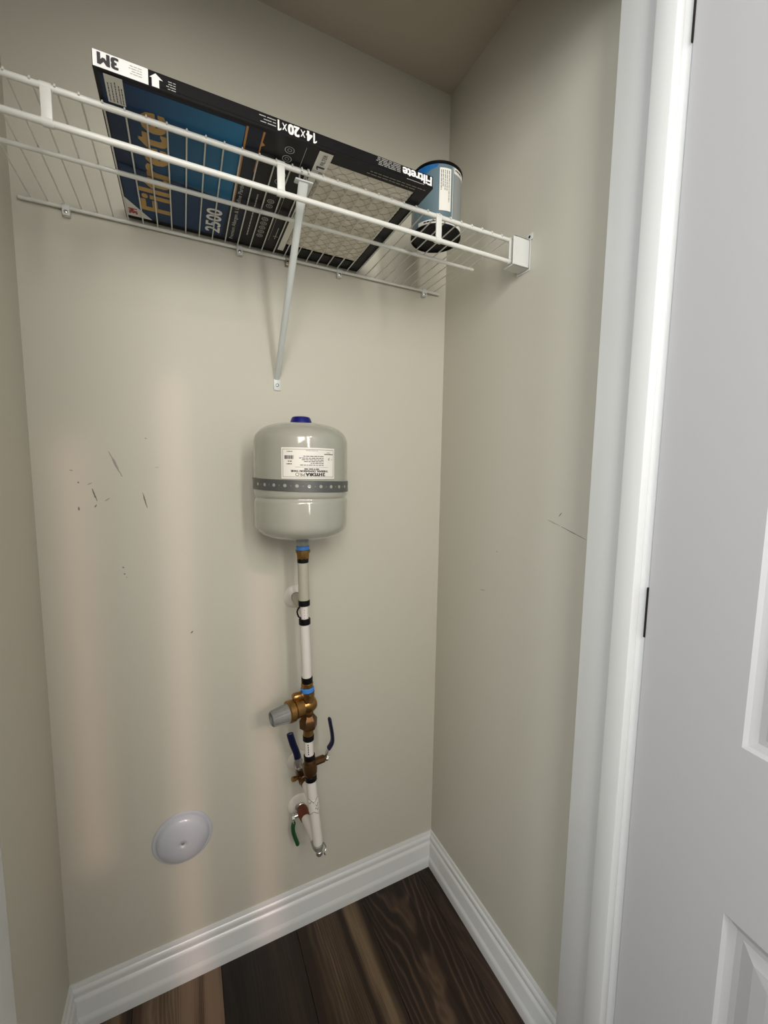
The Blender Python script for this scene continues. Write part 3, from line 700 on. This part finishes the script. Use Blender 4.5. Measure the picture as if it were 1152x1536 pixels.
# wavy tape mark and printing on the pipe
b = NB()
def around(c0, an, z, r): c = ax(z); return Vector((c.x+r*math.cos(an), c.y+r*math.sin(an), z))
for z, aa0, aa1 in ((.4790, -150, -95), (.4610, -88, -50), (.4705, -80, -40), (.4520, -150, -60), (.4835, -150, -40)):
    tube(b, [around(0, d_(aa0+(aa1-aa0)*i/8), z+.0035*math.sin(i*.8+z*900), .0134) for i in range(9)], .0006, 5)
obj('tape_crease', b, M['knob'], wp)
b = NB()
for i in range(5):
    z = .5945+i*.0055; patch(b, lambda u, v: around(0, u, v, .0111), d_(-118), d_(-106), z, z+.0038)
for i in range(4):
    z = .9235+i*.006; patch(b, lambda u, v: around(0, u, v, .0095), d_(-112+7*(i % 2)), d_(-104+7*(i % 2)), z, z+.0012)
small('pipe_print', b, 'ink', wp)
# elbow back to the wall at the bottom
el = ax(.352); el2 = Vector((-.4225, -.060, .3573))
b = NB(); tube(b, bez([ax(.3655), ax(.352)+Vector((.0005, .003, 0)), el+Vector((0, .010, -.005)), el+Vector((-.001, .024, -.0005))], 5), .0122, 22)
obj('elbow', b, M['galv'], wp, True, label='grey metal elbow at the lower end')
b = NB(); cyl(b, ax(.3440), ax(.3345), .0092, 14, bev=.001); cyl(b, ax(.3350), ax(.3290), .0055, 12, bev=.001)
tube(b, bez([ax(.362)+Vector((.013, -.004, 0)), ax(.350)+Vector((.0165, -.006, 0)), ax(.342)+Vector((.010, -.010, 0)), ax(.332)+Vector((.013, -.006, 0))], 4), .0016, 8)
obj('drain_plug', b, M['chrome'], wp, True)
# branches from the wall
T1 = Vector((-.4350, 0, .9385)); b = NB(); cyl(b, T1+Vector((0, -.0005, 0)), ax(.9370)+Vector((0, .004, 0)), .0108, 24); obj('branch_pipe', b, M['pipegrey'], wp, True)
b = NB(); c_ = ax(.936); tube(b, bez([c_+Vector((-.0085, .004, .014)), c_+Vector((-.0165, 0, .004)), c_+Vector((-.0145, -.002, -.008)), c_+Vector((-.0085, -.004, -.0135))], 5), .0019, 8); obj('tie', b, M['ring'], wp, True, label='black cable tie loop')
b = NB(); cyl(b, T2+Vector((0, -.0005, 0)), T2+Vector((0, -.030, -.001)), .0108, 24); obj('branch_pipe', b, M['pipe'], wp, True); b = NB(); cyl(b, T2+Vector((.001, -.082, -.006)), tj+Vector((0, .018, .0025)), .0110, 24); obj('branch_pipe', b, M['pipe'], wp, True)
T3 = Vector((-.4270, 0, .3573)); b = NB(); cyl(b, T3+Vector((0, -.0005, 0)), T3+Vector((0, -.020, 0)), .0108, 24); obj('branch_pipe', b, M['pipe'], wp, True); b = NB(); cyl(b, T3+Vector((.001, -.047, 0)), el+Vector((-.001, .020, .0005)), .0114, 24); obj('branch_pipe', b, M['pipe'], wp, True)

# relief valve
rv = thing('relief_valve', ax(.7141), 'brass pressure relief valve with grey knob in the vertical pipe', 'valve')
seg('collar', .7547, .7655, .0146, 'brass', rv, bev=.0015, n=8)
seg('blue_gasket', .7430, .7545, .0158, 'bluetape', rv, bev=.002)
c_ = ax(.716); q = Vector((-.981, -.19, -.03)).normalized()
b = NB(); lathe(b, ax(.7440), ax(.690)-ax(.7440), [(0, .0162), (.010, .0160), (.013, .0150), (.024, .0165), (.036, .0160), (.045, .0128), (.054, .0120)], 32)
lathe(b, c_-q*.0185+Vector((0, 0, -.004)), q, [(0, .010), (.002, .0140), (.008, .0175), (.024, .0185), (.030, .0150), (.034, .0150)], 32)
obj('valve_body', b, M['brass'], rv, True)
b = NB(); lathe(b, c_+q*.0135+Vector((0, 0, -.0045)), q, [(0, .0165), (.002, .0205), (.020, .0218), (.0215, .0195), (.023, .0195), (.0245, .0245), (.036, .0252), (.038, .0235)], 36)
obj('bonnet', b, M['brass'], rv, True)
b = NB(); lathe(b, c_+q*.0505+Vector((0, 0, -.0055)), q, [(0, .0212), (.012, .0196), (.038, .0165), (.040, .0150), (.0395, .0128), (.034, .0120)], 20)
k1 = obj('knob', b, M['knob'], rv, True, label='ribbed grey plastic knob')
b = NB(); u_, v_, q_ = frame(q)
for i in range(10):
    t = 2*PI*i/10; e_ = u_*math.cos(t)+v_*math.sin(t); s0 = c_+q*.054+Vector((0, 0, -.0055))
    tube(b, [s0+e_*.0208, s0+q*.034+e_*.0170], .0011, 6)
obj('knob_rib', b, M['knob'], k1, True)
n0 = ax(.7385)
b = NB(); lathe(b, n0, Vector((-1, -.12, 0)), [(.012, .0098), (.018, .0098), (.0185, .0088), (.0235, .0088), (.024, .0102), (.034, .0098), (.0365, .0080), (.038, 0)], 24)
obj('side_port', b, M['brass'], rv, True)
seg('valve_neck', .6860, .6930, .0125, 'bronze', rv)
b = NB(); lathe(b, ax(.6540), ax(.6880)-ax(.6540), [(0, .0165), (.003, .0205), (.022, .0212), (.026, .0180), (.034, .0125)], 6, phase=.5)
obj('hex_nut', b, M['bronze'], rv, True, label='dark bronze hex nut')
seg('brass_nipple', .6365, .6545, .0122, 'brass', rv)

# inline ball valve with navy lever on the right
def ballvalve(nm, label): return thing('ball_valve', nm, label, 'valve')
c1 = ax(.5575)
v1 = ballvalve(c1, 'bronze ball valve in the vertical pipe with navy lever on its right')
b = NB(); lathe(b, ax(.5380), ax(.5775)-ax(.5380), [(0, .0128), (.002, .0138), (.006, .0142), (.0065, .0156), (.018, .0166), (.030, .0156), (.031, .0140), (.036, .0138), (.0395, .0126)], 30)
obj('valve_body', b, M['bronze'], v1, True)
st = ax(.570)+Vector((.010, -.002, -.002)); b = NB(); cyl(b, st, st+Vector((.026, .002, .001)), .0088, 8, bev=.001); cyl(b, st+Vector((.020, .002, .001)), st+Vector((.030, .002, .001)), .0060, 16)
obj('stem_housing', b, M['bronze'], v1, True)
s2 = st+Vector((.029, .002, .001)); b = NB(); cyl(b, s2, s2+Vector((.0055, 0, 0)), .0078, 6); cyl(b, s2+Vector((.0055, 0, 0)), s2+Vector((.009, 0, 0)), .0034, 12)
obj('nut', b, M['chrome'], v1, True)
lx = s2+Vector((.001, 0, 0))
b = NB(); tube(b, bez([lx+Vector((0, 0, -.004)), lx+Vector((.001, 0, .010)), lx+Vector((.010, 0, .026)), lx+Vector((.013, 0, .030))], 5), [(.0018, .0065)]*16, 12, flat=(1, (1, 0, 0)))
obj('lever', b, M['chrome'], v1, True)
b = NB(); P_ = bez([lx+Vector((.006, 0, .021)), lx+Vector((.0135, 0, .031)), lx+Vector((.0165, 0, .042)), lx+Vector((.0150, 0, .062)), lx+Vector((.0105, 0, .088)), lx+Vector((.0090, 0, .100))], 5)
R_ = [(.0042, .0085)]*len(P_); R_[0] = (.0036, .0078); R_[-1] = (.0014, .0030); R_[-2] = (.0034, .0068)
tube(b, P_, R_, 16, flat=(1, (1, 0, 0))); obj('lever_grip', b, M['navy'], v1, True, label='navy vinyl grip')

# ball valve on the middle branch, navy lever on the left
v2 = ballvalve(T2+Vector((0, -.055, 0)), 'bronze ball valve on the middle wall branch with navy lever on its left')
b = NB(); lathe(b, T2+Vector((0, -.030, -.001)), (.01, -1, -.09), [(0, .0125), (.008, .0132), (.010, .0148), (.028, .0158), (.044, .0146), (.046, .0126), (.056, .0120)], 28)
obj('valve_body', b, M['bronze'], v2, True)
sq = T2+Vector((-.004, -.060, .004)); sq2 = Vector((-.4475, -.072, .5190))
b = NB(); cyl(b, sq, sq2, .0085, 12); obj('stem_housing', b, M['bronze'], v2, True)
dd = (sq2-sq).normalized(); b = NB(); cyl(b, sq2-dd*.002, sq2+dd*.0045, .0082, 6); cyl(b, sq2+dd*.004, sq2+dd*.008, .0034, 12); obj('nut', b, M['chrome'], v2, True)
b = NB(); dr = T2+Vector((-.008, -.060, -.002)); cyl(b, dr, dr+Vector((-.016, -.006, .004)), .0045, 12); cyl(b, dr+Vector((-.012, -.005, .003)), dr+Vector((-.022, -.008, .0055)), .0062, 8, bev=.0008); obj('drain_cap', b, M['brass'], v2, True)
ref = (1, -.15, 0)
b = NB(); P_ = bez([(-.4450, -.0775, .5200), (-.4485, -.0795, .5330), (-.4510, -.080, .5490), (-.4525, -.080, .5600)], 5); tube(b, P_, [(.0088, .0018)]*len(P_), 12, flat=(1, ref)); obj('lever', b, M['chrome'], v2, True)
b = NB(); P_ = bez([(-.4515, -.080, .5500), (-.4550, -.081, .5680), (-.4630, -.081, .5920), (-.4690, -.081, .6150), (-.4705, -.081, .6240)], 6)
R_ = [(.0083, .0042)]*len(P_); R_[0] = (.0076, .0036); R_[-1] = (.0035, .0014); R_[-2] = (.0066, .0034)
tube(b, P_, R_, 16, flat=(1, ref)); obj('lever_grip', b, M['navy'], v2, True, label='navy vinyl grip')

# lowest ball valve, green lever
v3 = ballvalve(T3+Vector((0, -.033, 0)), 'red brown ball valve on the lowest wall branch with green lever')
b = NB(); lathe(b, T3+Vector((0, -.018, 0)), (.02, -1, 0), [(0, .0118), (.004, .0124), (.005, .0142), (.018, .0150), (.028, .0138), (.036, .0126)], 28)
obj('valve_body', b, M['redbrass'], v3, True)
b = NB(); lathe(b, T3+Vector((0, -.0125, 0)), (0, -1, 0), [(0, .0125), (.0045, .0130), (.0055, .012)], 24); obj('bright_ring', b, M['chrome'], v3, True)
s3 = T3+Vector((-.010, -.032, -.003)); b = NB(); cyl(b, s3, s3+Vector((-.016, .002, -.003)), .0056, 12); cyl(b, s3+Vector((-.012, 0, -.002)), s3+Vector((-.018, .001, -.003)), .0074, 6); obj('nut', b, M['chrome'], v3, True)
b = NB(); P_ = bez([(-.4508, -.031, .3500), (-.4530, -.032, .3420), (-.4545, -.034, .3340)], 4); tube(b, P_, [(.0016, .0050)]*len(P_), 12, flat=(1, (1, 0, 0))); obj('lever', b, M['chrome'], v3, True)
b = NB(); P_ = bez([(-.4512, -.032, .3390), (-.4550, -.035, .3260), (-.4530, -.037, .3090), (-.4460, -.040, .2860), (-.4435, -.041, .2770)], 6)
R_ = [(.0052, .0066)]*len(P_); R_[0] = (.0036, .0052); R_[-1] = (.0022, .0030); R_[-2] = (.0042, .0056)
tube(b, P_, R_, 16, flat=(1, (1, 0, 0))); obj('lever_grip', b, M['green'], v3, True, label='green vinyl grip')

# escutcheons where the branches enter the wall
for c_, R0_, lb in ((T1, .0300, 'round ivory pipe escutcheon on the wall beside the upper white pipe'), (T2, .0285, 'round ivory pipe escutcheon on the wall behind the left navy lever'), (T3+Vector((-.003, 0, -.001)), .0315, 'round ivory pipe escutcheon on the wall behind the green lever')):
    b = NB(); lathe(b, c_+Vector((0, -.0002, 0)), (0, -1, 0), [(0, R0_), (.0018, R0_), (.0035, R0_-.0020), (.0068, R0_*.72), (.0085, .0150), (.0095, .0128), (.0095, .0122), (.002, .0118)], 44, cap=False)
    o = obj('pipe_escutcheon', b, M['ivory'], None, True, origin=(c_.x, 0, c_.z)); tag(o, lb, 'escutcheon', 'pipe escutcheons on the back wall')

# round domed cover low on the wall
dc = Vector((-.7125, 0, .3755)); R0_ = .0655
cv = thing('wall_cover', dc, 'round cool white domed cover plate low on the back wall', 'cover plate')
pr = [(0, R0_), (.0022, R0_+.0003), (.0042, R0_-.0012), (.0052, R0_-.0050), (.0052, R0_-.0070)]
for i in range(1, 15):
    t = i/14; pr.append((.0052+.0185*(1-(1-t)**2)**.5 if True else 0, (R0_-.0070)*(1-t)+.0085*t))
hz = pr[-1][0]; pr += [(hz-.0012, .0068), (hz-.0034, .0050), (hz-.0036, 0)]
obj('dome', lathe(NB(), dc+Vector((0, -.0002, 0)), (0, -1, 0), pr, 72), M['cover'], cv, True)
obj('screw', lathe(NB(), dc+Vector((0, -(hz-.0034), 0)), (0, -1, 0), [(0, .0038), (.0008, .0036), (.0014, .002), (.0016, 0)], 16), M['galv'], cv, True)
